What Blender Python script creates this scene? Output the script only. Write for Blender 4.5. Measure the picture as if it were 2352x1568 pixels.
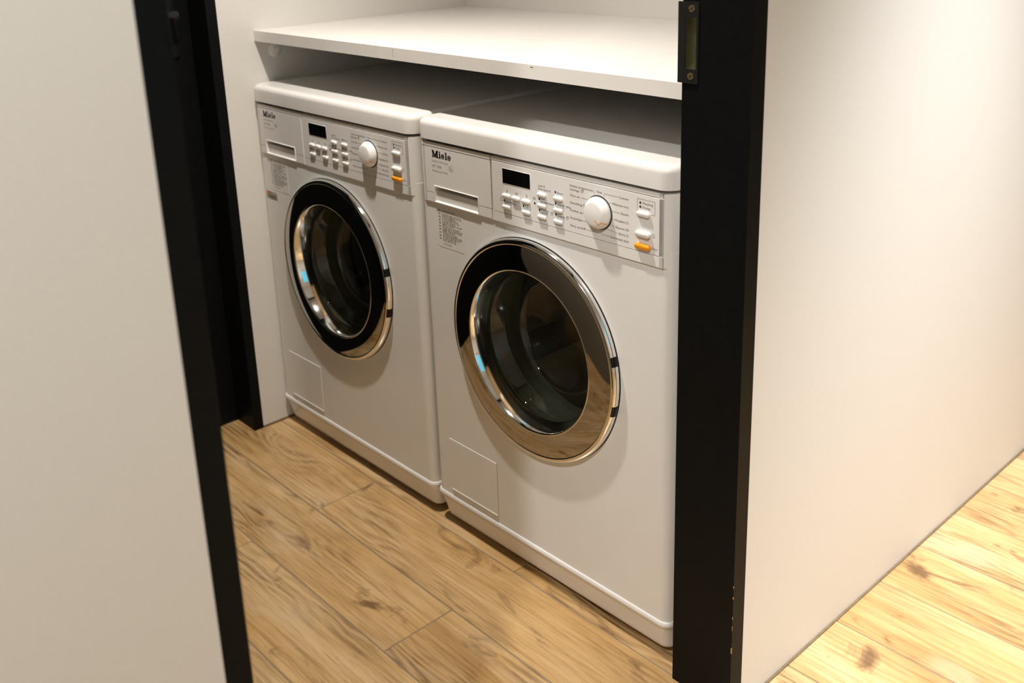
import bpy, bmesh, math, random
from mathutils import Matrix, Vector
R = math.radians
random.seed(7)
scene = bpy.context.scene
COL = scene.collection
for o in list(bpy.data.objects):
    bpy.data.objects.remove(o, do_unlink=True)

# ------------------------------------------------------------------ camera
cam_d = bpy.data.cameras.new('camera')
cam = bpy.data.objects.new('camera', cam_d); COL.objects.link(cam)
RIGHT = Vector((0.67470731, 0.73727295, -0.0346214))
DOWN = Vector((0.18902844, -0.21794932, -0.95747916))
FWD = Vector((-0.7134692, 0.63947376, -0.28641756))
CAM = Vector((2.04036623, -1.10559645, 1.19844354))
m = Matrix((RIGHT, -DOWN, -FWD)).transposed().to_4x4()
m.translation = CAM
cam.matrix_world = m
cam_d.sensor_fit = 'HORIZONTAL'
cam_d.sensor_width = 36.0
cam_d.lens = 36.0 * 2318.513 / 2352.0
cam_d.shift_x = (1176.0 - 1155.424) / 2352.0
cam_d.shift_y = (485.216 - 784.0) / 2352.0
cam_d.clip_start = 0.02
cam_d.dof.use_dof = True
cam_d.dof.focus_distance = 1.62
cam_d.dof.aperture_fstop = 5.0
scene.camera = cam

# ------------------------------------------------------------------ world and exposure
w = bpy.data.worlds.new('world'); scene.world = w; w.use_nodes = True
bg = w.node_tree.nodes['Background']
bg.inputs['Color'].default_value = (0.13, 0.55, 0.72, 1)
bg.inputs['Strength'].default_value = 1.5
vs = scene.view_settings
vs.view_transform = 'Standard'; vs.look = 'None'; vs.gamma = 1.0; vs.use_curve_mapping = False
vs.exposure = 0.0

# ------------------------------------------------------------------ large lights (lamp bodies are built further down)
WARM = (1.0, 0.925, 0.83)
ROOM_LAMP = (0.62, -0.31, 2.20); ROOM_W = 102.0
HALL_LAMP_A = (1.86, 0.58, 2.45); HALL_W_A = 470.0
HALL_LAMP_B = (1.75, -1.50, 2.45); HALL_W_B = 115.0
WINDOW = (3.2, -0.85, 0.35, 0.85, 2.05)        # hallway window: x, y0, y1, z0, z1
LIVING_FILL = (0.40, 1.95, 2.45); LIVING_FILL_W = 45.0  # unseen lamp added as fill light for the area round the corner

def spot(loc, watts, size=130, blend=0.6, radius=0.028, col=WARM):
    d = bpy.data.lights.new('downlight_beam', 'SPOT'); d.energy = watts; d.color = col
    d.spot_size = R(size); d.spot_blend = blend; d.shadow_soft_size = radius
    o = bpy.data.objects.new('downlight_beam', d); COL.objects.link(o); o.location = loc
    return o
room_beam = spot((ROOM_LAMP[0], ROOM_LAMP[1], 2.03), ROOM_W, size=110, blend=1.0)
hall_beam_a = spot((HALL_LAMP_A[0], HALL_LAMP_A[1], 2.40), HALL_W_A, size=62, blend=1.0, col=(0.96, 0.97, 0.97))
hall_beam_b = spot((HALL_LAMP_B[0], HALL_LAMP_B[1], 2.40), HALL_W_B, col=(0.98, 0.965, 0.93))

living_fill_beam = spot((LIVING_FILL[0], LIVING_FILL[1], 2.40), LIVING_FILL_W)

# ------------------------------------------------------------------ materials
def mat(name, col=(0.8, 0.8, 0.8), rough=0.5, metal=0.0, spec=0.5, coat=0.0, emit=None, es=0.0):
    mt = bpy.data.materials.new(name); mt.use_nodes = True
    b = mt.node_tree.nodes['Principled BSDF']
    b.inputs['Base Color'].default_value = (*col, 1)
    b.inputs['Roughness'].default_value = rough
    b.inputs['Metallic'].default_value = metal
    b.inputs['Specular IOR Level'].default_value = spec
    b.inputs['Coat Weight'].default_value = coat
    if emit:
        b.inputs['Emission Color'].default_value = (*emit, 1); b.inputs['Emission Strength'].default_value = es
    return mt

def nd(mt, typ, **kw):
    n = mt.node_tree.nodes.new(typ)
    for k, v in kw.items(): setattr(n, k, v)
    return n
def lk(mt, a, b): mt.node_tree.links.new(a, b)

def add_noise(mt, scale, lo, hi, bump=0.0, detail=3, dist=0.001):
    b = mt.node_tree.nodes['Principled BSDF']
    tc = nd(mt, 'ShaderNodeTexCoord'); nz = nd(mt, 'ShaderNodeTexNoise'); nz.inputs['Scale'].default_value = scale
    nz.inputs['Detail'].default_value = detail
    lk(mt, tc.outputs['Object'], nz.inputs['Vector'])
    rp = nd(mt, 'ShaderNodeValToRGB')
    rp.color_ramp.elements[0].position = 0.3; rp.color_ramp.elements[0].color = (*lo, 1)
    rp.color_ramp.elements[1].position = 0.7; rp.color_ramp.elements[1].color = (*hi, 1)
    lk(mt, nz.outputs['Fac'], rp.inputs['Fac']); lk(mt, rp.outputs['Color'], b.inputs['Base Color'])
    if bump:
        bp = nd(mt, 'ShaderNodeBump'); bp.inputs['Strength'].default_value = bump; bp.inputs['Distance'].default_value = dist
        lk(mt, nz.outputs['Fac'], bp.inputs['Height']); lk(mt, bp.outputs['Normal'], b.inputs['Normal'])
    return mt

M = {}
M['wall'] = add_noise(mat('wall_white', rough=0.6), 420, (0.76, 0.735, 0.70), (0.80, 0.775, 0.74), 0.10, 2, 0.0006)
M['taupe'] = add_noise(mat('taupe_paint', rough=0.7), 200, (0.17, 0.155, 0.125), (0.19, 0.175, 0.145), 0.1, 2, 0.0006)
M['ceiling'] = add_noise(mat('ceiling_white', rough=0.8), 60, (0.60, 0.59, 0.57), (0.64, 0.63, 0.61))
M['shelf'] = add_noise(mat('shelf_white', rough=0.42), 30, (0.79, 0.765, 0.735), (0.82, 0.795, 0.765))
M['enamel'] = add_noise(mat('white_enamel', rough=0.20), 14, (0.795, 0.785, 0.765), (0.82, 0.81, 0.79))
M['plastic'] = add_noise(mat('white_plastic', rough=0.20), 14, (0.80, 0.785, 0.765), (0.825, 0.81, 0.79))
M['button'] = add_noise(mat('button_white', rough=0.25), 40, (0.86, 0.85, 0.83), (0.88, 0.87, 0.85))
M['orange'] = add_noise(mat('orange_plastic', rough=0.3), 40, (0.86, 0.33, 0.010), (0.90, 0.36, 0.014))
M['orange_line'] = add_noise(mat('orange_print', rough=0.5), 40, (0.85, 0.30, 0.01), (0.88, 0.32, 0.012))
M['black'] = add_noise(mat('black_lacquer', rough=0.45, spec=0.09), 90, (0.0042, 0.0046, 0.0046), (0.0056, 0.0060, 0.0060), 0.05, 2, 0.0004)
M['blackplastic'] = add_noise(mat('black_plastic', rough=0.35), 60, (0.008, 0.008, 0.008), (0.012, 0.012, 0.012))
M['screen'] = add_noise(mat('black_screen', rough=0.12, spec=0.25), 60, (0.003, 0.003, 0.003), (0.004, 0.004, 0.004))
M['ink'] = add_noise(mat('black_ink', rough=0.5), 200, (0.008, 0.008, 0.008), (0.014, 0.014, 0.013))
M['grey_ink'] = add_noise(mat('grey_ink', rough=0.5), 200, (0.055, 0.05, 0.042), (0.08, 0.075, 0.065))
M['pale_ink'] = add_noise(mat('pale_ink', rough=0.5), 200, (0.30, 0.285, 0.25), (0.40, 0.38, 0.34))
M['chrome'] = add_noise(mat('chrome', rough=0.07, metal=1.0), 30, (0.80, 0.80, 0.79), (0.84, 0.84, 0.83))
M['mirror'] = add_noise(mat('dark_mirror', rough=0.035, metal=1.0), 30, (0.40, 0.385, 0.36), (0.42, 0.405, 0.38))
M['steel'] = add_noise(mat('drum_steel', rough=0.32, metal=1.0), 50, (0.50, 0.50, 0.46), (0.58, 0.58, 0.54))
M['rubber'] = add_noise(mat('grey_rubber', rough=0.6), 60, (0.05, 0.05, 0.045), (0.065, 0.065, 0.06))
M['bellows'] = add_noise(mat('pale_bellows_rubber', rough=0.28), 60, (0.085, 0.083, 0.062), (0.11, 0.108, 0.082))
M['brass'] = add_noise(mat('brass', rough=0.4, metal=1.0), 80, (0.50, 0.38, 0.18), (0.60, 0.46, 0.24))
M['latch'] = add_noise(mat('latch_zinc', rough=0.35, metal=1.0), 80, (0.40, 0.40, 0.27), (0.48, 0.47, 0.33))
M['bead'] = add_noise(mat('brown_sealant', rough=0.7), 90, (0.16, 0.11, 0.06), (0.22, 0.15, 0.085))
M['grout'] = add_noise(mat('grey_grout', rough=0.85), 120, (0.25, 0.19, 0.12), (0.31, 0.24, 0.16))
M['lampring'] = add_noise(mat('lamp_ring_white', rough=0.4), 50, (0.78, 0.78, 0.76), (0.82, 0.82, 0.80))
M['lens'] = mat('lamp_lens', (0.9, 0.88, 0.8), 0.3, emit=WARM, es=25.0)
M['stickergrey'] = add_noise(mat('sticker_grey', rough=0.5), 500, (0.30, 0.27, 0.22), (0.46, 0.43, 0.37))
M['stickerorange'] = add_noise(mat('sticker_orange', rough=0.5), 300, (0.50, 0.17, 0.03), (0.62, 0.24, 0.05))
M['stickergreen'] = add_noise(mat('sticker_green', rough=0.5), 300, (0.16, 0.26, 0.07), (0.22, 0.33, 0.10))
M['winframe'] = add_noise(mat('window_frame_white', rough=0.4), 50, (0.76, 0.76, 0.75), (0.80, 0.80, 0.79))

def glass_mat(name, tint, refl):
    mt = bpy.data.materials.new(name); mt.use_nodes = True
    nt = mt.node_tree; nt.nodes.clear()
    out = nd(mt, 'ShaderNodeOutputMaterial'); mix = nd(mt, 'ShaderNodeMixShader')
    tr = nd(mt, 'ShaderNodeBsdfTransparent'); gl = nd(mt, 'ShaderNodeBsdfGlossy'); fr = nd(mt, 'ShaderNodeLayerWeight')
    tc = nd(mt, 'ShaderNodeTexCoord'); nz = nd(mt, 'ShaderNodeTexNoise'); nz.inputs['Scale'].default_value = 9.0
    rp = nd(mt, 'ShaderNodeValToRGB')
    rp.color_ramp.elements[0].color = (*[c * 0.96 for c in tint], 1); rp.color_ramp.elements[1].color = (*tint, 1)
    lk(mt, tc.outputs['Object'], nz.inputs['Vector']); lk(mt, nz.outputs['Fac'], rp.inputs['Fac'])
    lk(mt, rp.outputs['Color'], tr.inputs['Color'])
    gl.inputs['Roughness'].default_value = 0.02
    pw = nd(mt, 'ShaderNodeMath', operation='POWER'); pw.inputs[1].default_value = 4.0
    ma = nd(mt, 'ShaderNodeMath', operation='MULTIPLY_ADD'); ma.inputs[1].default_value = 0.8; ma.inputs[2].default_value = refl
    fr.inputs['Blend'].default_value = 0.5
    lk(mt, fr.outputs['Facing'], pw.inputs[0]); lk(mt, pw.outputs[0], ma.inputs[0]); lk(mt, ma.outputs[0], mix.inputs['Fac']); lk(mt, tr.outputs[0], mix.inputs[1]); lk(mt, gl.outputs[0], mix.inputs[2])
    lk(mt, mix.outputs[0], out.inputs['Surface'])
    return mt
M['glass'] = glass_mat('porthole_glass', (0.80, 0.81, 0.75), 0.045)
M['pane'] = glass_mat('window_glass', (0.96, 0.98, 0.98), 0.04)

def wood_mat():
    mt = mat('oak_look_tile', rough=0.30, spec=0.9); b = mt.node_tree.nodes['Principled BSDF']
    tc = nd(mt, 'ShaderNodeTexCoord'); oi = nd(mt, 'ShaderNodeObjectInfo')
    cmb = nd(mt, 'ShaderNodeVectorMath', operation='SCALE'); cmb.inputs[0].default_value = (37.0, 19.0, 11.0)
    lk(mt, oi.outputs['Random'], cmb.inputs['Scale'])
    add = nd(mt, 'ShaderNodeVectorMath', operation='ADD'); lk(mt, tc.outputs['Object'], add.inputs[0]); lk(mt, cmb.outputs[0], add.inputs[1])
    def noise(sx, sy, sc, det, rg=0.55, dist=0.0):
        mp = nd(mt, 'ShaderNodeMapping'); mp.inputs['Scale'].default_value = (sx, sy, 1)
        lk(mt, add.outputs[0], mp.inputs['Vector'])
        n = nd(mt, 'ShaderNodeTexNoise'); n.inputs['Scale'].default_value = sc; n.inputs['Detail'].default_value = det
        n.inputs['Roughness'].default_value = rg; n.inputs['Distortion'].default_value = dist
        lk(mt, mp.outputs[0], n.inputs['Vector']); return n.outputs['Fac']
    def ramp(fac, stops):
        r = nd(mt, 'ShaderNodeValToRGB'); e = r.color_ramp.elements
        e[0].position, e[0].color = stops[0][0], (*stops[0][1], 1)
        e[1].position, e[1].color = stops[-1][0], (*stops[-1][1], 1)
        for p, c in stops[1:-1]:
            q = e.new(p); q.color = (*c, 1)
        lk(mt, fac, r.inputs['Fac']); return r.outputs['Color']
    def mixc(fac, a, c, mode='MIX'):
        x = nd(mt, 'ShaderNodeMix', data_type='RGBA', blend_type=mode)
        if isinstance(fac, float): x.inputs[0].default_value = fac
        else: lk(mt, fac, x.inputs[0])
        lk(mt, a, x.inputs[6])
        if isinstance(c, tuple): x.inputs[7].default_value = (*c, 1)
        else: lk(mt, c, x.inputs[7])
        return x.outputs[2]
    g = lambda v: (v, v, v)
    base = ramp(noise(1.3, 6.0, 1.0, 4, 0.6, 0.8), [(0.28, (0.43, 0.240, 0.080)), (0.46, (0.62, 0.390, 0.165)), (0.60, (0.72, 0.485, 0.245)), (0.78, (0.79, 0.60, 0.37))])
    grain = ramp(noise(7.0, 170.0, 1.0, 5, 0.7, 0.3), [(0.34, (0.56, 0.47, 0.36)), (0.56, (1.0, 1.0, 1.0))])
    c1 = mixc(0.70, base, grain, 'MULTIPLY')
    # cathedral figure: warped bands gathered in patches
    patch = ramp(noise(2.6, 7.0, 1.0, 3, 0.55, 0.5), [(0.46, g(0.0)), (0.62, g(1.0))])
    warp = noise(2.4, 10.0, 1.0, 2, 0.5, 0.4)
    sy = nd(mt, 'ShaderNodeSeparateXYZ'); lk(mt, add.outputs[0], sy.inputs[0])
    m1 = nd(mt, 'ShaderNodeMath', operation='MULTIPLY'); lk(mt, sy.outputs[1], m1.inputs[0]); m1.inputs[1].default_value = 420.0
    m2 = nd(mt, 'ShaderNodeMath', operation='MULTIPLY_ADD'); lk(mt, warp, m2.inputs[0]); m2.inputs[1].default_value = 70.0; lk(mt, m1.outputs[0], m2.inputs[2])
    m3 = nd(mt, 'ShaderNodeMath', operation='SINE'); lk(mt, m2.outputs[0], m3.inputs[0])
    m4 = nd(mt, 'ShaderNodeMath', operation='MULTIPLY_ADD'); lk(mt, m3.outputs[0], m4.inputs[0]); m4.inputs[1].default_value = 0.28; m4.inputs[2].default_value = 0.42
    streak = ramp(noise(8.0, 70.0, 1.0, 4, 0.7, 1.2), [(0.36, g(1.0)), (0.62, g(0.25))])
    s1 = nd(mt, 'ShaderNodeMath', operation='MULTIPLY'); lk(mt, m4.outputs[0], s1.inputs[0]); lk(mt, streak, s1.inputs[1])
    pm = nd(mt, 'ShaderNodeMath', operation='MULTIPLY'); lk(mt, patch, pm.inputs[0]); lk(mt, s1.outputs[0], pm.inputs[1])
    pm2 = nd(mt, 'ShaderNodeMath', operation='MULTIPLY'); lk(mt, pm.outputs[0], pm2.inputs[0]); pm2.inputs[1].default_value = 1.35; pm2.use_clamp = True
    c2 = mixc(pm2.outputs[0], c1, (0.150, 0.066, 0.018))
    # dark knots and mineral smudges
    knot = ramp(noise(7.0, 13.0, 1.0, 4, 0.6, 1.0), [(0.60, g(0.0)), (0.73, g(0.82))])
    c3 = mixc(knot, c2, (0.115, 0.052, 0.018))
    # chalky bloom
    pale = ramp(noise(3.0, 9.0, 1.0, 4, 0.6, 0.3), [(0.57, g(0.0)), (0.76, g(0.60))])
    c4 = mixc(pale, c3, (0.72, 0.56, 0.38))
    lk(mt, c4, b.inputs['Base Color'])
    bp = nd(mt, 'ShaderNodeBump'); bp.inputs['Strength'].default_value = 0.12; bp.inputs['Distance'].default_value = 0.0006
    lk(mt, noise(5.0, 130.0, 1.0, 5, 0.65, 0.25), bp.inputs['Height']); lk(mt, bp.outputs['Normal'], b.inputs['Normal'])
    return mt
M['wood'] = wood_mat()

# ------------------------------------------------------------------ mesh helpers
class MB:
    def __init__(s): s.v = []; s.f = []; s.mi = []
    def add(s, vs, fs, mi=0):
        o = len(s.v); s.v += [tuple(p) for p in vs]
        for f in fs: s.f.append([i + o for i in f]); s.mi.append(mi)
        return s
    def box(s, x0, x1, y0, y1, z0, z1, mi=0):
        return s.add([(x0,y0,z0),(x1,y0,z0),(x1,y1,z0),(x0,y1,z0),(x0,y0,z1),(x1,y0,z1),(x1,y1,z1),(x0,y1,z1)],
              [(0,3,2,1),(4,5,6,7),(0,1,5,4),(1,2,6,5),(2,3,7,6),(3,0,4,7)], mi)
    def loft(s, rings, cap0=True, cap1=True, closed=True, mi=0):
        n = len(rings[0]); vs = [p for r in rings for p in r]; fs = []
        for k in range(len(rings) - 1):
            for i in range(n if closed else n - 1):
                j = (i + 1) % n
                fs.append((k*n+i, k*n+j, (k+1)*n+j, (k+1)*n+i))
        if cap0: fs.append(tuple(range(n))[::-1])
        if cap1: fs.append(tuple((len(rings)-1)*n + i for i in range(n)))
        return s.add(vs, fs, mi)
    def lathe_y(s, cx, cz, prof, n=96, a0=0.0, a1=360.0, mi=0):
        full = abs(a1 - a0) >= 359.9
        m_ = n if full else n + 1
        vs = []; fs = []
        for (r, y) in prof:
            for i in range(m_):
                a = R(a0 + (a1 - a0) * i / n)
                vs.append((cx + r * math.cos(a), y, cz + r * math.sin(a)))
        for k in range(len(prof) - 1):
            for i in range(n):
                j = (i + 1) % m_
                fs.append((k*m_+i, k*m_+j, (k+1)*m_+j, (k+1)*m_+i))
        return s.add(vs, fs, mi)
    def cyl(s, p, axis, r, h, n=24, mi=0):
        ax = {'x': (1, 2, 0), 'y': (2, 0, 1), 'z': (0, 1, 2)}[axis]
        rings = []
        for k in (0, h):
            ring = []
            for i in range(n):
                a = 2 * math.pi * i / n; q = [0, 0, 0]
                q[ax[0]] = p[ax[0]] + r * math.cos(a); q[ax[1]] = p[ax[1]] + r * math.sin(a); q[ax[2]] = p[ax[2]] + k
                ring.append(tuple(q))
            rings.append(ring)
        return s.loft(rings, mi=mi)
    def quad_y(s, x0, x1, z0, z1, y, mi=0):
        return s.add([(x0,y,z0),(x1,y,z0),(x1,y,z1),(x0,y,z1)], [(0,1,2,3)], mi)
    def seg_y(s, a, b, wd, y, mi=0):
        dx, dz = b[0]-a[0], b[1]-a[1]; L = math.hypot(dx, dz) or 1; nx, nz = -dz/L*wd/2, dx/L*wd/2
        return s.add([(a[0]-nx,y,a[1]-nz),(b[0]-nx,y,b[1]-nz),(b[0]+nx,y,b[1]+nz),(a[0]+nx,y,a[1]+nz)], [(0,1,2,3)], mi)
    def ring_y(s, cx, cz, r0, r1, y, n=20, a0=0, a1=360, mi=0):
        return s.lathe_y(cx, cz, [(r0, y), (r1, y)], n, a0, a1, mi)
    def disc_y(s, cx, cz, r, y, n=14, mi=0, sx=1.0):
        return s.add([(cx + sx*r*math.cos(2*math.pi*i/n), y, cz + r*math.sin(2*math.pi*i/n)) for i in range(n)], [tuple(range(n))], mi)
    def mesh(s, name, mats, smooth=None, fix=True):
        me = bpy.data.meshes.new(name); me.from_pydata(s.v, [], s.f)
        for k in (mats if isinstance(mats, (list, tuple)) else [mats]): me.materials.append(M[k])
        me.polygons.foreach_set('material_index', s.mi)
        if fix:
            bm = bmesh.new(); bm.from_mesh(me); bmesh.ops.recalc_face_normals(bm, faces=bm.faces); bm.to_mesh(me); bm.free()
        if smooth:
            me.polygons.foreach_set('use_smooth', [True] * len(me.polygons)); me.set_sharp_from_angle(angle=R(smooth))
        me.update(); return me
    def build(s, name, mats, parent=None, smooth=None, bevel=0.0, seg=2, loc=None, fix=True):
        o = bpy.data.objects.new(name, s.mesh(name, mats, smooth, fix)); COL.objects.link(o)
        if loc: o.location = loc
        if parent: o.parent = parent
        if bevel:
            b = o.modifiers.new('bevel', 'BEVEL'); b.width = bevel; b.segments = seg; b.limit_method = 'ANGLE'; b.angle_limit = R(40)
            o.data.polygons.foreach_set('use_smooth', [True] * len(o.data.polygons)); o.data.set_sharp_from_angle(angle=R(30))
        return o

def rrect(x0, x1, y0, y1, r, z, n=8):
    """rounded rectangle in plan, counter-clockwise"""
    pts = []
    for cx, cy, a0 in ((x1-r, y0+r, -90), (x1-r, y1-r, 0), (x0+r, y1-r, 90), (x0+r, y0+r, 180)):
        for i in range(n + 1):
            a = R(a0 + 90 * i / n); pts.append((cx + r*math.cos(a), cy + r*math.sin(a), z))
    return pts
def pill_ring(cx, cz, wx, wz, r, y, n=6):
    pts = []
    for sx, sz, a0 in ((1,-1,-90), (1,1,0), (-1,1,90), (-1,-1,180)):
        for i in range(n + 1):
            a = R(a0 + 90*i/n); pts.append((cx + sx*(wx-r) + r*math.cos(a), y, cz + sz*(wz-r) + r*math.sin(a)))
    return pts

def empty(name, loc=(0, 0, 0), parent=None):
    o = bpy.data.objects.new(name, None); COL.objects.link(o); o.location = loc; o.empty_display_size = 0.1
    if parent: o.parent = parent
    return o
def tag(o, label=None, cat=None, group=None, kind=None):
    for k, v in (('label', label), ('category', cat), ('group', group), ('kind', kind)):
        if v: o[k] = v
    return o
def struct(o, label): return tag(o, label, None, None, 'structure')

def text_into(mb, s, x, z, size, y, align='LEFT', width=None, bold=0.0):
    cu = bpy.data.curves.new('t', 'FONT'); cu.body = s; cu.size = size; cu.align_x = 'LEFT'; cu.offset = bold; cu.resolution_u = 2
    ob = bpy.data.objects.new('t', cu); COL.objects.link(ob)
    dg = bpy.context.evaluated_depsgraph_get(); dg.update()
    me = bpy.data.meshes.new_from_object(ob.evaluated_get(dg))
    vs = [(v.co.x, v.co.y) for v in me.vertices]; fs = [tuple(p.vertices) for p in me.polygons]
    bpy.data.objects.remove(ob); bpy.data.meshes.remove(me); bpy.data.curves.remove(cu)
    if not vs: return
    wd = max(a for a, b in vs); k = (width / wd) if width else 1.0
    off = {'LEFT': 0.0, 'RIGHT': -wd*k, 'CENTER': -wd*k/2}[align]
    mb.add([(x + off + a*k, y, z + b) for a, b in vs], fs)

# ------------------------------------------------------------------ room shell
LX = -0.027          # left wall surface
BY = 0.644           # back wall surface
RX0, RX1 = 1.2038, 1.3145
HC = 2.45
# left wall with the doorway of the black door
wl = MB()
wl.box(-0.137, LX, -0.068, BY + 0.1, 0.0015, HC); wl.box(-0.137, LX, -1.02, -0.920, 0.0015, HC); wl.box(-0.137, LX, -0.920, -0.068, 2.06, HC)
struct(wl.build('wall_left', 'wall'), 'white wall to the left of the washing machines')
struct(MB().box(LX, RX0, BY, BY + 0.1, 0.0015, HC).build('wall_back', 'wall'), 'white wall behind the shelf and machines')
wr = MB()
wr.box(RX0, RX1 - 0.0005, 0.0025, 1.13, 0.0015, HC)
wr.box(RX0, RX1 - 0.0005, -2.7, -0.805, 0.0015, HC); wr.box(RX0, RX1 - 0.0005, -0.805, 0.0025, 2.06, HC)
struct(wr.build('wall_right', 'wall'), 'white partition wall between laundry room and hallway')
struct(MB().box(LX, RX0, -1.02, -0.92, 0.0015, HC).build('wall_front', 'taupe'), 'taupe laundry wall facing the machines')
wx, wy0, wy1, wz0, wz1 = WINDOW
wh = MB()
wh.box(wx, wx+0.15, -2.7, wy0, 0.0015, HC); wh.box(wx, wx+0.15, wy1, 2.6, 0.0015, HC)
wh.box(wx, wx+0.15, wy0, wy1, 0.0015, wz0); wh.box(wx, wx+0.15, wy0, wy1, wz1, HC)
struct(wh.build('wall_hall', 'wall'), 'white hallway wall with the window')
struct(MB().box(-1.8, RX0, 1.03, 1.13, 0.0015, HC).build('wall_living', 'wall'), 'white wall turning the corner from the hallway into the living area')
struct(MB().box(-1.9, -1.8, 1.03, 2.7, 0.0015, HC).build('wall_living_side', 'wall'), 'white side wall of the living area')
struct(MB().box(-1.8, wx+0.15, 2.6, 2.7, 0.0015, HC).build('wall_living_far', 'wall'), 'white far wall of the living area')
struct(MB().box(LX, RX0, -0.92, BY, 2.20, 2.30).build('ceiling_laundry', 'ceiling'), 'lowered light grey ceiling of the laundry room')
struct(MB().box(RX0, wx+0.15, -2.8, -2.7, 0.0015, HC).build('wall_hall_near', 'wall'), 'white wall closing the near end of the hallway')
struct(MB().box(-1.95, wx+0.3, -2.9, 2.8, HC, HC+0.1).build('ceiling', 'ceiling'), 'flat light grey ceiling')

# window in the hallway
win = empty('window_1', (wx + 0.06, (wy0+wy1)/2, wz0)); struct(win, 'white framed hallway window letting in cool daylight')
hw, hh = (wy1-wy0)/2, wz1-wz0
fr = MB()
fr.box(-0.03, 0.03, -hw, -hw+0.06, 0, hh); fr.box(-0.03, 0.03, hw-0.06, hw, 0, hh)
fr.box(-0.03, 0.03, -hw+0.06, hw-0.06, 0, 0.06); fr.box(-0.03, 0.03, -hw+0.06, hw-0.06, hh-0.06, hh); fr.box(-0.025, 0.025, -0.03, 0.03, 0.06, hh-0.06)
fr.build('window_frame', 'winframe', win, bevel=0.003)
for s in (-1, 1):
    a, b = sorted((s*0.03, s*(hw-0.06)))
    MB().box(-0.003, 0.003, a, b, 0.06, hh-0.06).build('pane', 'pane', win)
MB().box(-0.12, -0.0, -hw, hw, -0.025, 0.0).build('window_sill', 'winframe', win, bevel=0.003)

# floor: grout bed and wood-look tiles laid one by one
floor = MB().box(-1.9, 3.4, -2.8, 2.7, -0.03, -0.0011).build('floor', 'grout'); struct(floor, 'tan wood-look plank tile floor with thin grey joints')
PL, PW, G = 0.896, 0.1513, 0.0026
pm = MB()
hx, hy = (PL - G)/2, (PW - G)/2
def prr(ins, z): return [(-hx+ins, -hy+ins, z), (hx-ins, -hy+ins, z), (hx-ins, hy-ins, z), (-hx+ins, hy-ins, z)]
pm.loft([prr(0, -0.009), prr(0, -0.0008), prr(0.0008, 0.0)])
plank_me = pm.mesh('plank', 'wood')
row0 = -0.0198
for k in range(-18, 19):
    yc = row0 + k*PW - PW/2
    jx = 0.375 if k % 2 == 0 else 0.8225
    for q in range(-3, 5):
        xc = jx + PL*q - PL/2
        if xc < (-0.75 if yc < 1.0 else -2.2) or xc > 3.55: continue
        o = bpy.data.objects.new('plank', plank_me); COL.objects.link(o); o.location = (xc, yc, 0); o.parent = floor

# thin sealant beads where walls meet the floor
struct(MB().box(RX1 - 0.001, RX1 + 0.0035, 0.0025, 1.13, 0.0, 0.0022).build('trim_1', 'bead'), 'brown sealant bead along the foot of the hallway wall')
struct(MB().box(LX - 0.001, LX + 0.003, -0.068, BY, 0.0, 0.0045).build('trim_2', 'bead'), 'brown sealant bead along the foot of the left wall')

# ------------------------------------------------------------------ black door in the left wall
d1 = empty('door_1', (-0.08, -0.47, 0)); struct(d1, 'closed black door set deep in a black frame in the left wall')
def under(parent, o):
    o.parent = parent; o.matrix_parent_inverse = Matrix.Translation(parent.location).inverted(); return o
under(d1, MB().box(-0.137, LX + 0.0015, -0.093, -0.068, 0, 2.06).build('jamb', 'black', bevel=0.0012))
under(d1, MB().box(-0.137, LX + 0.0015, -0.920, -0.895, 0, 2.06).build('jamb', 'black', bevel=0.0012))
under(d1, MB().box(-0.137, LX + 0.0015, -0.895, -0.093, 2.035, 2.06).build('frame_head', 'black', bevel=0.0012))
leaf = under(d1, MB().box(-0.147, -0.107, -0.894, -0.0935, 0.004, 2.034).build('door_leaf', 'black', bevel=0.0015))
hd = MB()
hd.loft([pill_ring(0, 0, 0.019, 0.075, 0.008, 0.0), pill_ring(0, 0, 0.019, 0.075, 0.008, 0.006), pill_ring(0, 0, 0.016, 0.072, 0.006, 0.008)])
hd.v = [(-0.107 + y, -0.147 + x, 0.985 + z) for x, y, z in hd.v]
plate = under(d1, hd.build('handle_plate', 'blackplastic', smooth=35))
lv = MB(); lv.cyl((-0.105, -0.147, 1.005), 'x', 0.009, 0.045, 16)
lv.loft([[(-0.064 + 0.007*math.cos(a), y, 1.005 + 0.009*math.sin(a)) for a in [2*math.pi*i/12 for i in range(12)]] for y in (-0.141, -0.27)])
under(d1, lv.build('door_handle', 'blackplastic', smooth=40))

# ------------------------------------------------------------------ black door frame towards the hallway, with strike plate
d2 = empty('door_2', (1.26, -0.40, 0)); struct(d2, 'black door frame of the opening between hallway and laundry room')
JY0, JY1 = -0.0266, 0.0025
SX0, SX1, SZ0, SZ1 = 1.2097, 1.2274, 0.9872, 1.0550
jm = MB()
jm.box(1.2310, RX1, JY0, JY1, 0, 2.06)                        # stop side
jm.box(RX0, SX0, JY0 + 0.0012, JY1, 0, 2.06)
jm.box(SX0, SX1, JY0 + 0.0012, JY1, 0, SZ0); jm.box(SX0, SX1, JY0 + 0.0012, JY1, SZ1, 2.06)
jm.box(SX1, 1.2310, JY0 + 0.0012, JY1, 0, 2.06)
jm.box(SX0, SX1, JY1 - 0.006, JY1, SZ0, SZ1)
under(d2, jm.build('jamb', 'black'))
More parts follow.
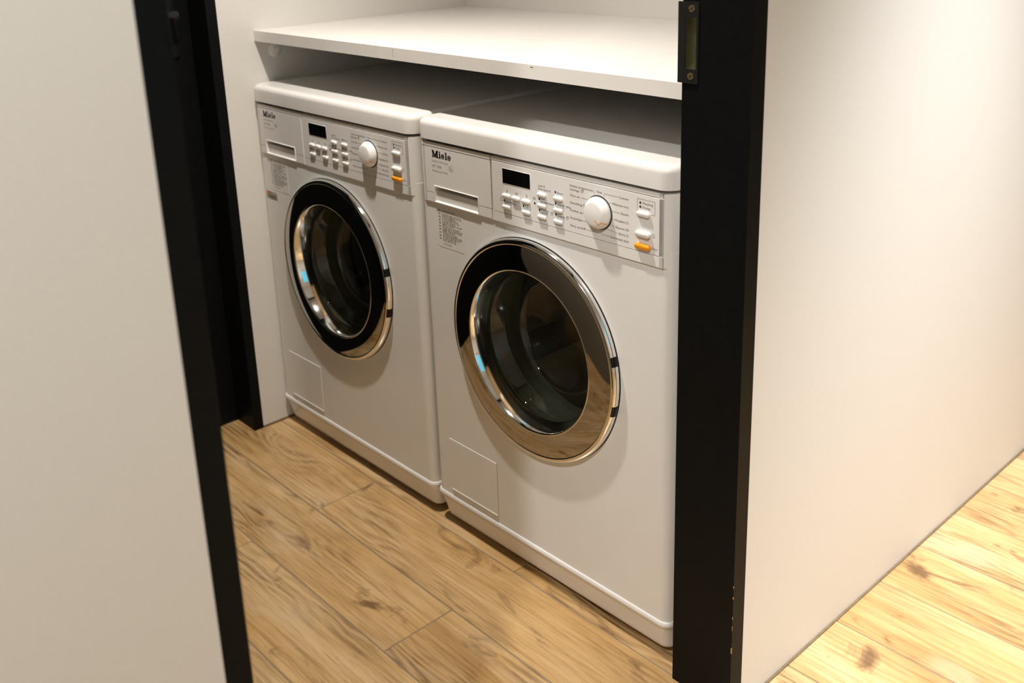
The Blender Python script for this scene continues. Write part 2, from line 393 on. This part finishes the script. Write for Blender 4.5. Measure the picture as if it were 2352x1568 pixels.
# paint chips along the arris
ch = MB()
for z, h, wd in ((0.12, 0.010, 0.0016), (0.213, 0.004, 0.0012), (0.232, 0.003, 0.0013), (0.178, 0.005, 0.0007), (0.16, 0.008, 0.0005)):
    ch.box(RX1 - wd*0.7, RX1 + 0.0002, JY0 - 0.0002, JY0 + wd*0.5, z - h/2, z + h/2)
under(d2, ch.build('paint_chip', 'brass'))
under(d2, MB().box(RX0, RX1, -0.805, -0.779, 0, 2.06).build('jamb', 'black', bevel=0.0012))
under(d2, MB().box(RX0, RX1, -0.779, JY0, 2.035, 2.06).build('frame_head', 'black', bevel=0.0012))
sp = MB(); py0, py1 = JY0 - 0.0012, JY0 + 0.0012
sp.box(1.1978, SX0, py0, py1, 0.9680, 1.0750); sp.box(SX1, 1.2308, py0, py1, 0.9680, 1.0750)
sp.box(SX0, SX1, py0, py1, 0.9680, SZ0); sp.box(SX0, SX1, py0, py1, SZ1, 1.0750)
strike = under(d2, sp.build('strike_plate', 'blackplastic'))
lt = MB(); ly = JY1 - 0.007
lt.box(SX0 + 0.0006, SX1 - 0.0006, ly, ly + 0.0008, SZ0 + 0.0006, SZ1 - 0.0006)
lt.box(SX0, SX1, py1, ly, SZ0, SZ0 + 0.0006); lt.box(SX1 - 0.0006, SX1, py1, ly, SZ0, SZ1); lt.box(SX0, SX0 + 0.0006, py1, ly, SZ0, SZ1)
o = lt.build('latch_box', 'latch'); o.parent = strike
for sx_, sz_ in ((1.2200, 1.0664), (1.2195, 0.9779)):
    sc = MB(); sc.cyl((sx_, py0 - 0.0009, sz_), 'y', 0.0046, 0.0012, 20)
    o = sc.build('screw', 'brass'); o.parent = strike
    s2 = MB(); s2.seg_y((sx_ - 0.0035, sz_ - 0.002), (sx_ + 0.0035, sz_ + 0.002), 0.0011, py0 - 0.0010)
    s2.seg_y((sx_ - 0.002, sz_ + 0.0035), (sx_ + 0.002, sz_ - 0.0035), 0.0011, py0 - 0.0010)
    o2 = s2.build('screw_slot', 'ink', fix=False); o2.parent = strike

# ------------------------------------------------------------------ shelf
SY, ST, SB = 0.0152, 0.958, 0.9347
shelf = empty('wall_shelf', (0.58, 0.33, SB)); tag(shelf, 'deep white board shelf spanning the niche above both machines', 'shelf')
under(shelf, MB().box(LX, RX0, SY + 0.0008, BY, SB, ST).build('board', 'shelf', bevel=0.0008, seg=1))
under(shelf, MB().box(LX, RX0, SY, SY + 0.0008, SB, ST).build('edge_band', 'shelf'))
for bx_, sg in ((LX, 1), (RX0, -1)):
    br = MB()
    prof = [(0.0, 0.0), (0.017, 0.0), (0.017, 0.005), (0.013, 0.008), (0.006, 0.009), (0.006, 0.015), (0.0, 0.015)]
    rings = [[(bx_ + sg*h, 0.063 + r*math.cos(2*math.pi*i/24), 0.911 + r*math.sin(2*math.pi*i/24)) for i in range(24)] for r, h in prof if r > 0]
    br.loft(rings)
    under(shelf, br.build('support_bracket', 'plastic', smooth=40))
mk = MB()
for x_, z_, wd, h in ((0.405, 0.9577, 0.0012, 0.0008), (0.497, 0.9510, 0.0007, 0.0045), (0.497, 0.9425, 0.0006, 0.002), (0.868, 0.9540, 0.006, 0.0006)):
    mk.quad_y(x_, x_ + wd, z_ - h, z_ + h, SY - 0.0002)
under(shelf, mk.build('scuff_mark', 'grey_ink', fix=False))['kind'] = 'stuff'

# ------------------------------------------------------------------ washing machine
U0 = 0.0235
W, DEP = 0.595, 0.565
def U(u): return u + U0
XC, ZC = U(0.2694), 0.467            # porthole centre
FY = -0.0100                         # fascia front

def make_machine():
    root = empty('washing_machine')
    r = 0.018
    # --- cabinet: wrap round sides and back, front sheet with porthole opening
    b = MB(); n = 8
    def wrap(z):
        p = [(r - r*math.sin(R(90*i/n)), r - r*math.cos(R(90*i/n)), z) for i in range(n + 1)]
        p += [(0, DEP, z), (W, DEP, z)]
        p += [(W - r + r*math.cos(R(90*i/n)), r - r*math.sin(R(90*i/n)), z) for i in range(n + 1)]
        return p
    z0, z1 = 0.0732, 0.7100
    b.loft([wrap(z0), wrap(z1)], False, False, closed=False)
    b.add(wrap(z1), [tuple(range(len(wrap(z1))))]); b.add(wrap(z0), [tuple(range(len(wrap(z0))))[::-1]])
    x0, x1, zt = r, W - r, z1
    ang = [2*math.pi*i/96 for i in range(96)]
    ang += [math.atan2(zz - ZC, xx - XC) % (2*math.pi) for xx in (x0, x1) for zz in (z0, zt)]
    ang = sorted(set(ang)); inner = []; outer = []
    for a in ang:
        c, s = math.cos(a), math.sin(a)
        t = min((((x1 - XC)/c if c > 0 else (x0 - XC)/c) if abs(c) > 1e-9 else 9), (((zt - ZC)/s if s > 0 else (z0 - ZC)/s) if abs(s) > 1e-9 else 9))
        inner.append((XC + 0.170*c, 0, ZC + 0.170*s)); outer.append((XC + t*c, 0, ZC + t*s))
    k = len(ang)
    b.add(inner + outer, [(i, (i+1) % k, k + (i+1) % k, k + i) for i in range(k)])
    b.loft([rrect(0.003, W - 0.003, 0.045, DEP, 0.01, 0.709), rrect(0.003, W - 0.003, 0.045, DEP, 0.01, 0.812)])
    cabinet = b.build('cabinet', 'enamel', root, smooth=30)
    # --- lid
    lid = MB(); rr = 0.0125; rings = [rrect(0.004, W-0.004, FY+0.003, DEP, 0.024, 0.8055), rrect(0, W, FY-0.0015, DEP+0.004, 0.026, 0.8062)]
    for i in range(9):
        a = R(90*i/8); ins = rr*(1-math.cos(a))
        rings.append(rrect(ins, W-ins, FY-0.0015+ins, DEP+0.004-ins, 0.026-ins*0.6, 0.8305 + rr*math.sin(a)))
    lid.loft(rings); lid_o = lid.build('lid', 'plastic', root, smooth=40)
    # --- plinth
    pl = MB(); prof = [(0.0690, 0.0005), (0.0682, -0.0022), (0.0655, -0.0038), (0.0625, -0.0040), (0.0598, -0.0030), (0.0565, -0.0004), (0.0500, 0.0030), (0.0350, 0.0090), (0.0200, 0.0140), (0.0130, 0.0165), (0.0115, 0.0180)]
    prof = [((z - 0.0115)*1.05 + 0.0130, i_*(0.70 if i_ > 0 else 1.0)) for z, i_ in prof]
    pl.loft([rrect(max(i_, 0.0)*0.6 if i_ > 0 else i_*0.6, W - (max(i_, 0.0)*0.6 if i_ > 0 else i_*0.6), i_, DEP, 0.018, z) for z, i_ in prof])
    plinth_o = pl.build('plinth', 'plastic', root, smooth=40)
    for fx in (0.06, W - 0.06):
        for fy in (0.07, DEP - 0.06):
            MB().cyl((fx, fy, 0.0), 'z', 0.022, 0.0135, 20).build('foot', 'blackplastic', root, smooth=40)
    # --- fascia housing
    f = MB(); fr_ = 0.024; DL, DR, CR = U(-0.0030), U(0.1822), U(0.5545)
    f.box(U(0.1830), CR, FY + 0.0018, FY + 0.006, 0.6880, 0.8005)              # groove floor behind the controls
    def corner(xc, sgn, z):
        p = [(xc, FY, z)] if False else []
        for i in range(9):
            a = R(90*i/8); p.append((xc + sgn*fr_*math.sin(a), FY + fr_ - fr_*math.cos(a), z))
        return p
    def left(z): return [(DL - 0.0006, FY, z)] + corner(fr_, -1, z) + [(0.0, 0.05, z), (DL - 0.0006, 0.05, z)]
    def right(z): return [(CR, FY, z)] + corner(W - fr_, 1, z) + [(W, 0.05, z), (CR, 0.05, z)]
    f.loft([left(0.6874), left(0.6882), left(0.8000), left(0.8006)]); f.loft([right(0.6874), right(0.8006)])
    f.box(U(0.1830), CR, FY, 0.02, 0.6874, 0.7040)                              # strip under the controls
    f.box(U(0.1830), CR, FY, 0.02, 0.7945, 0.8006)                              # strip above the controls
    f.box(DL - 0.0006, DR, 0.03, 0.045, 0.6874, 0.8006)                           # back of drawer bay
    f.box(DL - 0.0006, DR + 0.001, FY + 0.001, 0.045, 0.6874, 0.6890)                    # floor of drawer bay
    panel = f.build('control_panel', 'plastic', root, smooth=30)
    ins = MB().box(U(0.1838), CR, FY, FY + 0.004, 0.7050, 0.7928).build('fascia_inset', 'plastic', panel, bevel=0.0004, seg=1)
    # display
    MB().box(U(0.2128), U(0.2811), FY - 0.0004, FY + 0.001, 0.7576, 0.7844).build('display_frame', 'button', panel, bevel=0.0003, seg=1)
    MB().box(U(0.2137), U(0.2802), FY - 0.0007, FY + 0.001, 0.7584, 0.7836).build('display', 'screen', panel, bevel=0.0002, seg=1)
    # buttons
    def button(u, z, wx_, wz_, h, mt, name='button'):
        q = MB(); rr_ = min(wx_, wz_)/2*0.98
        q.loft([pill_ring(U(u), z, wx_/2, wz_/2, rr_, FY + 0.001), pill_ring(U(u), z, wx_/2, wz_/2, rr_, FY - h*0.6),
                pill_ring(U(u), z, wx_/2-0.0006, wz_/2-0.0006, rr_-0.0005, FY - h*0.88), pill_ring(U(u), z, wx_/2-0.0016, wz_/2-0.0016, rr_-0.0014, FY - h)], cap0=False)
        return q.build(name, mt, panel, smooth=50)
    for u, z in ((.2222,.7366),(.2452,.7362),(.2694,.7358),(.2222,.7172),(.2704,.7172),(.3075,.7540),(.3075,.7357),(.3075,.7166),(.3447,.7545),(.3447,.7352),(.3447,.7162)):
        button(u, z, 0.0195, 0.0072, 0.0042, 'button')
    button(.5206, .7640, 0.0245, 0.0078, 0.0045, 'button'); button(.5206, .7334, 0.0275, 0.0088, 0.0060, 'button')
    button(.5206, .7140, 0.0290, 0.0088, 0.0060, 'orange', 'door_button')
    # leds
    for u, z in ((.3384,.7645),(.3387,.7458),(.3390,.7270),(.3010,.7459),(.3013,.7272),(.2158,.7274),(.2635,.7270),(.2902,.7369),(.5140,.7806),(.5141,.7743)):
        MB().cyl((U(u), FY - 0.0005, z), 'y', 0.00165, 0.001, 14).build('indicator_light', 'ink', panel)
    # printed lettering and leader lines
    yp = FY - 0.00025
    t = MB(); S_ = 0.0050
    def T(s, u, z, al='LEFT', wd=None, sz=S_): text_into(t, s, U(u), z - sz*0.36, sz, yp, al, wd)
    T('Load %', .2987, .7690, wd=.0165); T('Detergent %', .2987, .7637, wd=.0290)
    T('Short', .3418, .7640, wd=.0135); T('Water plus', .3418, .7452, wd=.0300); T('Stains', .3418, .7262, wd=.0165)
    T('Low', .3042, .7473, wd=.0095); T('temperature', .3042, .7428, wd=.0310); T('Further', .3042, .7286, wd=.0190); T('extras', .3042, .7243, wd=.0160)
    T('Start/Stop', .2185, .7264, wd=.0265); T('OK', .2468, .7450, 'CENTER', .0075, 0.0058)
    for c, s in ((.2231, -1), (.2713, 1)):
        t.seg_y((U(c - .0018), .7452 - s*.0028), (U(c), .7452 + s*.0028), .0006, yp); t.seg_y((U(c), .7452 + s*.0028), (U(c + .0018), .7452 - s*.0028), .0006, yp)
    T('Further programmes/', .3705, .7818, wd=.0490); T('Settings', .3705, .7757, wd=.0200)
    for s, z, wd in (('Warm air', .7660, .0210), ('Smoothing', .7541, .0260), ('Freshen up', .7417, .0265), ('Drain/Spin', .7291, .0265), ('Rinse out fluff', .7163, .0330)): T(s, .3705, z, wd=wd)
    for s, z, wd, e in (('Cottons', .7810, .0195, 0), ('Minimum iron', .7686, .0325, 0), ('Denim', .7565, .0155, 0), ('Woollens', .7440, .0220, .0065), ('Express 20', .7330, .0260, 0), ('Shirts', .7238, .0140, .0065), ('Automatic plus', .7150, .0370, 0)): T(s, .4917 - e, z, 'RIGHT', wd)
    T('Stop', .4330, .7818, 'CENTER', .0115); T('Washing', .5175, .7806, wd=.0205); T('Drying', .5175, .7743, wd=.0150); T('Door', .5362, .7146, wd=.0110)
    kx, kz = .4320, .7490
    def line(*p):
        for a, c in zip(p, p[1:]): t.seg_y((U(a[0]), a[1]), (U(c[0]), c[1]), .00045, yp)
    line((.4203,.7818),(.4225,.7800),(.4225,.7755)); line((.3935,.7655),(.4120,.7655),(.4140,.7640)); line((.4015,.7535),(.4070,.7535)); line((.4020,.7415),(.4075,.7425))
    line((.3985,.7287),(.4130,.7287),(.4160,.7315)); line((.4050,.7158),(.4230,.7158),(.4230,.7240))
    line((.4705,.7808),(.4430,.7808),(.4430,.7760)); line((.4575,.7684),(.4535,.7684),(.4520,.7670)); line((.4745,.7562),(.4580,.7562)); line((.4615,.7438),(.4575,.7438)); line((.4640,.7328),(.4540,.7340))
    line((.4690,.7238),(.4470,.7260)); line((.4535,.7150),(.4370,.7150),(.4370,.7220))
    line((.5170,.7660),(.5085,.7660),(.5085,.7860),(.5415,.7860),(.5415,.7655),(.5345,.7655))
    for u, z, r_ in ((.2085,.7285,.0029),(.2714,.7272,.0030),(.5385,.7340,.0030),(.2880,.7450,.0018),(.2908,.7450,.0018)): t.ring_y(U(u), z, r_ - .0005, r_, yp)
    line((.2714,.7290),(.2714,.7272),(.2728,.7272)); line((.5385,.7328),(.5385,.7352))
    for u, z in ((.4010,.7541),(.4015,.7417),(.4890,.7440),(.4890,.7238)): t.ring_y(U(u), z, .0016, .0021, yp, 14)
    for u, z in ((.3945,.7757),(.3268,.7262),(.3620,.7262)):
        line((u,z-.0015),(u,z+.0015),(u+.004,z+.0015),(u+.004,z-.0015),(u,z-.0015)); line((u+.001,z+.0015),(u+.002,z+.0025),(u+.0052,z+.0025),(u+.0052,z))
    t.build('printed_lettering', 'grey_ink', panel, fix=False)['kind'] = 'stuff'
    # programme knob
    KX = U(.4320)
    rec = MB().lathe_y(KX, kz, [(0.0275, FY - 0.0002), (0.0250, FY - 0.0006), (0.0245, FY + 0.001)], 48).build('knob_surround', 'rubber', panel, smooth=40)
    kb = MB(); kp = [(0.0240, FY + 0.001), (0.0255, FY - 0.0020), (0.0256, FY - 0.0042), (0.0246, FY - 0.0066), (0.0222, FY - 0.0100), (0.0200, FY - 0.0128), (0.0188, FY - 0.0140), (0.0172, FY - 0.0145), (0.0, FY - 0.0147)]
    kb.lathe_y(KX, kz, kp, 56); knob = kb.build('programme_knob', 'button', root, smooth=32)
    # orange zigzag pointer running over the knob's shoulder
    zz = MB(); path = [(0.0100, -72), (0.0165, -58), (0.0208, -34), (0.0252, -36)]
    def kpt(rad, a):
        yy = FY - 0.0152
        for (ra, ya), (rb, yb) in zip(kp, kp[1:]):
            if rb <= rad <= ra: yy = yb + (ya - yb) * (rad - rb) / max(ra - rb, 1e-6) - 0.0005
        return Vector((KX + rad*math.cos(R(a)), yy, kz + rad*math.sin(R(a))))
    zp_ = [(0.0040, -0.0080), (0.0105, -0.0140), (0.0165, -0.0105), (0.0212, -0.0138)]
    pts = []
    for (a, c), (d, e) in zip(zp_, zp_[1:]):
        for i in range(10):
            q = i/10; pts.append((a + (d-a)*q, c + (e-c)*q))
    pts.append(zp_[-1])
    P3 = [kpt(math.hypot(a, c), math.degrees(math.atan2(c, a))) for a, c in pts]
    for p, q in zip(P3, P3[1:]):
        d = (q - p).normalized(); nn = d.cross(Vector((0, -1, 0))).normalized() * 0.0006
        zz.add([p - nn, q - nn, q + nn, p + nn], [(0, 1, 2, 3)])
    zz.build('pointer_mark', 'orange_line', knob, fix=False)
    # --- detergent drawer
    dr = MB(); yb = FY + 0.004; s0, s1, sz0, sz1 = U(.0268), U(.1475), .6905, .7190
    DB = .7066
    dr.box(DL, DR, FY, yb, sz1, .8004); dr.box(DL, s0, FY, yb, DB, sz1); dr.box(s1, DR, FY, yb, DB, sz1)
    drawer = dr.build('detergent_drawer', 'plastic', root)
    g_ = MB(); g_.box(DL, s0, FY, yb, .6884, DB - .0012); g_.box(s1, DR, FY, yb, .6884, DB - .0012); g_.box(s0, s1, FY, yb, .6884, sz0)
    g_.build('drawer_lip', 'plastic', drawer)
    MB().box(DL, DR, FY - .0001, FY + .0002, .7925, .7935).build('drawer_groove', 'grey_ink', drawer)
    bx = MB(); F = [(s0, FY, sz0), (s1, FY, sz0), (s1, FY, sz1), (s0, FY, sz1)]; B_ = [(s0 + .010, .020, .7000), (s1 - .004, .020, .7000), (s1 - .004, .020, .7150), (s0 + .010, .020, .7150)]
    bx.loft([F, B_], cap0=False)
    bx.build('handle_recess', 'plastic', drawer, fix=False)
    rim = MB(); wv = .0016
    for a, c, d, e in ((s0 - wv, s0, sz0, sz1), (s1, s1 + wv, sz0, sz1 + wv), (s0 - wv, s1 + wv, sz1, sz1 + wv), (s0 - wv, s1 + wv, sz0 - wv*1.3, sz0)):
        rim.box(a, c, FY - .0014, FY + .001, d, e)
    rim.build('recess_rim', 'button', drawer, bevel=0.0006, seg=2)
    # brand lettering, heavy slab serif
    br = MB(); bx0, bz0, H_ = U(.0241), .7742, .0128; yl = FY - .0003
    def bar(x, z, wd, h): br.quad_y(bx0 + x*H_, bx0 + (x+wd)*H_, bz0 + z*H_, bz0 + (z+h)*H_, yl)
    def poly(pts): br.add([(bx0 + x*H_, yl, bz0 + z*H_) for x, z in pts], [tuple(range(len(pts)))])
    bar(0.0, 0, .42, .16); bar(.10, .1, .20, .8); bar(0.0, .84, .38, .16)                     # M
    poly([(.10, 1.0), (.42, 1.0), (.78, .22), (.66, .0), (.52, .0)]); poly([(1.30, 1.0), (.98, 1.0), (.56, .05), (.66, .0), (.78, .0)])
    bar(.92, 0, .52, .16); bar(1.02, .1, .30, .8); bar(1.0, .84, .44, .16)
    bar(1.54, 0, .44, .14); bar(1.62, .0, .26, .66); bar(1.54, .56, .2, .12); br.disc_y(bx0 + 1.75*H_, bz0 + .87*H_, .135*H_, yl)   # i
    def e_(x0):
        cx, cz = bx0 + (x0 + .36)*H_, bz0 + .335*H_
        n_ = 30; vs_ = []; 
        for i in range(n_ + 1):
            a = R(-28 - 332*i/n_ + 0) if False else R(0 + 318*i/n_)
            vs_.append((cx + .37*H_*math.cos(a), yl, cz + .355*H_*math.sin(a))); vs_.append((cx + .13*H_*math.cos(a), yl, cz + .24*H_*math.sin(a)))
        br.add(vs_, [(2*i, 2*i+2, 2*i+3, 2*i+1) for i in range(n_)])
        br.quad_y(cx - .2*H_, cx + .36*H_, cz - .07*H_, cz + .05*H_, yl - .00003)
    e_(2.06)
    bar(2.90, 0, .48, .14); bar(3.0, 0, .27, 1.02); bar(2.90, .90, .2, .12)                   # l
    e_(3.46)
    br.build('brand_lettering', 'ink', drawer, fix=False)
    sm = MB()
    text_into(sm, 'HONEYCOMB CARE', U(.0225), .7655, .0046, yl, 'LEFT', .0450); text_into(sm, 'WT 2780', U(.0225), .7555, .0070, yl, 'LEFT', .0270); text_into(sm, 'Waterproof- Metal', U(.0225), .7478, .0048, yl, 'LEFT', .0450)
    for cx_, cz_, rr_ in ((.0720, .7600, .0036), (.0785, .7612, .0046), (.0765, .7575, .0036)): sm.ring_y(U(cx_), cz_, rr_ - .0005, rr_, yl, 20)
    sm.build('model_lettering', 'pale_ink', drawer, fix=False)
    # --- instruction label printed on the front sheet
    lb = MB().box(U(.0200), U(.0925), -0.00035, 0.0005, .6010, .6745).build('instruction_label', 'enamel', root)
    lt_ = MB(); rnd = random.Random(3); zr = .6715
    for row in range(22):
        xx = .0225
        hgt = .0012 if row % 4 else .0016
        if row not in (1, 20):
            if row == 0 or row % 2 == 0:
                lt_.quad_y(U(xx), U(xx + .006), zr - hgt*.8, zr + hgt*.8, -0.0006)
            xx = .0325; end = .0325 + rnd.uniform(.030, .056)
            if row > 19: end = .055
            while xx < end:
                wd = rnd.uniform(.0015, .0055); h_ = hgt*rnd.uniform(.45, .8)
                lt_.quad_y(U(xx), U(min(xx + wd, .0905)), zr - h_, zr + h_, -0.0006); xx += wd + rnd.uniform(.0008, .0022)
        zr -= .0030
    lt_.build('label_print', 'pale_ink', lb, fix=False)
    # --- service flap
    fl = MB(); fx0, fx1, fz0, fz1 = U(.0180), U(.1570), .0865, .2003
    def fr2(i_, y): return [(fx0+i_, y, fz0+i_), (fx1-i_, y, fz0+i_), (fx1-i_, y, fz1-i_), (fx0+i_, y, fz1-i_)]
    fl.loft([fr2(0, 0.0005), fr2(0, -0.0006), fr2(.0010, -0.0016)], cap0=False)
    flap = fl.build('service_flap', 'enamel', root)
    gp = MB(); wd = .0007
    for a, c, d, e in ((fx0-wd, fx0, fz0-wd, fz1+wd), (fx1, fx1+wd, fz0-wd, fz1+wd), (fx0, fx1, fz1, fz1+wd), (fx0, fx1, fz0-wd, fz0)): gp.quad_y(a, c, d, e, -0.0002)
    gp.build('flap_gap', 'pale_ink', flap, fix=False)
    MB().box(fx0 + .002, fx1 - .001, -0.0030, 0.0, fz0 - .0006, fz0 + .0022).build('flap_grip', 'enamel', flap, bevel=0.0009)
    # --- porthole door
    dg = MB().lathe_y(XC, ZC, [(0.168, -0.0035), (0.2016, -0.0042), (0.2014, -0.0056), (0.1975, -0.0060), (0.168, -0.0050)], 96).build('door_seal', 'blackplastic', root, smooth=35)
    rimp = [(0.1980, -0.0056), (0.2004, -0.0060), (0.2008, -0.0090), (0.2004, -0.0130), (0.1984, -0.0162), (0.1955, -0.0178), (0.1930, -0.0182), (0.1912, -0.0178), (0.1906, -0.0168)]
    door = MB().lathe_y(XC, ZC, rimp, 128).build('porthole_door', 'chrome', root, smooth=60)
    MB().lathe_y(XC, ZC, [(0.1908, -0.0170), (0.1860, -0.0180), (0.1800, -0.0190), (0.1740, -0.0198), (0.1680, -0.0204), (0.1610, -0.0209), (0.1550, -0.0212), (0.1490, -0.0214)], 128).build('mirror_ring', 'mirror', door, smooth=60)
    MB().lathe_y(XC, ZC, [(0.1490, -0.0213), (0.1480, -0.0218), (0.1466, -0.0215), (0.1450, -0.0190), (0.1425, -0.0120), (0.1398, -0.0040), (0.1375, 0.0050), (0.1360, 0.0120)], 128).build('inner_bezel', 'chrome', door, smooth=60)
    gp_ = [(0.1362, 0.0110), (0.1350, 0.0160), (0.1335, 0.0210), (0.1325, 0.0215), (0.1318, 0.0300), (0.1305, 0.0310), (0.1290, 0.0450), (0.1278, 0.0460), (0.1262, 0.0600), (0.1240, 0.0700), (0.1180, 0.0830), (0.1050, 0.0930), (0.0800, 0.1000), (0.0400, 0.1040), (0.0, 0.1050)]
    MB().lathe_y(XC, ZC, gp_, 96).build('glass_bowl', 'glass', door, smooth=60)
    for a0, a1 in ((10.0, 14.6), (-15.6, -10.2)):
        q = MB(); q.lathe_y(XC, ZC, [(0.2010, -0.0060), (0.2014, -0.0080), (0.2014, -0.0110), (0.2008, -0.0138), (0.1990, -0.0166), (0.1972, -0.0178)], 6, a0, a1)
        q.build('hinge_slot', 'screen', door, smooth=60)
    # --- bellows and drum behind the glass
    MB().lathe_y(XC, ZC, [(0.168, -0.004), (0.1650, 0.02), (0.1600, 0.035), (0.1640, 0.045), (0.1590, 0.055), (0.1630, 0.068), (0.1560, 0.080), (0.1560, 0.112)], 72).build('door_bellows', 'bellows', root, smooth=50)
    dm = [(0.1580, 0.1100), (0.1600, 0.1120), (0.2050, 0.1180), (0.2250, 0.1300)]
    yv = 0.135
    while yv < 0.43:
        dm += [(0.2300, yv), (0.2270, yv + .012)]; yv += .024
    dm += [(0.2250, 0.44), (0.12, 0.455), (0.0, 0.46)]
    MB().lathe_y(XC, ZC, dm, 72).build('drum', 'steel', root, smooth=40)
    for a in (90, 210, 330):
        pd = MB(); c, s = math.cos(R(a)), math.sin(R(a)); ring = []
        for yy, hh_ in ((0.13, 0.015), (0.16, 0.05), (0.38, 0.05), (0.42, 0.015)):
            ring.append([(XC + (0.228-dr_)*c - tt*s, yy, ZC + (0.228-dr_)*s + tt*c) for dr_, tt in ((0, -.03), (hh_*.8, -.012), (hh_, 0), (hh_*.8, .012), (0, .03))])
        pd.loft(ring); pd.build('drum_paddle', 'steel', root, smooth=40)
    for pt in (panel, drawer, knob): pt.location = (-0.0022, 0.0025, -0.0010)
    panel.location.x = 0
    for pt in panel.children: pt.location.x = -0.0022 if pt.name.split('.')[0] != 'fascia_inset' else 0.0
    lid_o.location = (0, 0.0015, -0.0010)
    for pt in (cabinet, plinth_o): pt.location = (0, -0.0045, 0)
    for pt in (flap, lb): pt.location = (0.0055, -0.0045, 0.0018)
    return root

def copy_tree(o, parent=None):
    c = o.copy(); COL.objects.link(c)
    if parent: c.parent = parent
    for ch_ in list(o.children): copy_tree(ch_, c)
    return c

mL = make_machine()
mR = copy_tree(mL)
mL.location = (-U0, 0, 0); mR.location = (0.605 - U0, 0.0008, 0)
tag(mL, 'white front-loading washing machine against the left wall, small coloured sticker under its label', 'washing machine', 'white washing machines under the shelf')
tag(mR, 'white front-loading washing machine beside the black hallway door frame, floor mirrored in its ring', 'washing machine', 'white washing machines under the shelf')
# coloured sticker only on the machine by the wall
st = MB(); st.box(U(-.0085), U(.0365), -0.0004, 0.0005, .5765, .5945)
st = st.build('energy_sticker', 'stickergrey', mL); st.location = (0.0055, -0.0045, 0.0018)
q = MB(); q.quad_y(U(-.0085), U(.0120), .5890, .5945, -0.0006); q.build('sticker_heading', 'stickerorange', st, fix=False)
q = MB(); q.quad_y(U(-.0085), U(-.0030), .5775, .5885, -0.0006); q.build('sticker_band', 'stickergreen', st, fix=False)
q = MB()
for i in range(5): q.quad_y(U(.0010), U(.0340 - (i % 2)*.006), .5860 - i*.0020, .5868 - i*.0020, -0.0006)
q.build('sticker_print', 'grey_ink', st, fix=False)

# ------------------------------------------------------------------ ceiling downlights
def surface_spot(loc, label):
    t = empty('ceiling_spotlight', loc); tag(t, label, 'spotlight')
    n = 40; c = MB()
    c.loft([[(r_*math.cos(2*math.pi*i/n), r_*math.sin(2*math.pi*i/n), z_) for i in range(n)] for r_, z_ in ((0.042, 0.0), (0.042, -0.147), (0.040, -0.150), (0.036, -0.150), (0.034, -0.140))], True, False)
    c.build('lamp_body', 'lampring', t, smooth=40)
    MB().cyl((0, 0, -0.142), 'z', 0.034, 0.002, 32).build('lens', 'lens', t)
    return t
def downlight(loc, label):
    x, y, _ = loc
    t = empty('ceiling_downlight', loc); tag(t, label, 'downlight')
    rg = MB(); n = 40
    for r0, r1, za, zb in ((0.040, 0.050, 0.0, -0.004),):
        pr = [(0.036, 0.0), (0.038, -0.006), (0.048, -0.006), (0.050, -0.002), (0.050, 0.0)]
        rg.loft([[(r_*math.cos(2*math.pi*i/n), r_*math.sin(2*math.pi*i/n), z_) for i in range(n)] for r_, z_ in pr], False, False)
    rg.build('trim_ring', 'lampring', t, smooth=40)
    MB().cyl((0, 0, -0.002), 'z', 0.036, 0.002, 32).build('lens', 'lens', t)
    return t
surface_spot(ROOM_LAMP, 'white cylindrical spotlight on the laundry ceiling in front of the machines')
downlight(HALL_LAMP_A, 'round white recessed downlight in the hallway ceiling past the laundry door')
downlight(HALL_LAMP_B, 'round white recessed downlight in the hallway ceiling near the closed end')
downlight(LIVING_FILL, 'unseen round white downlight added as fill light in the living area ceiling round the corner')
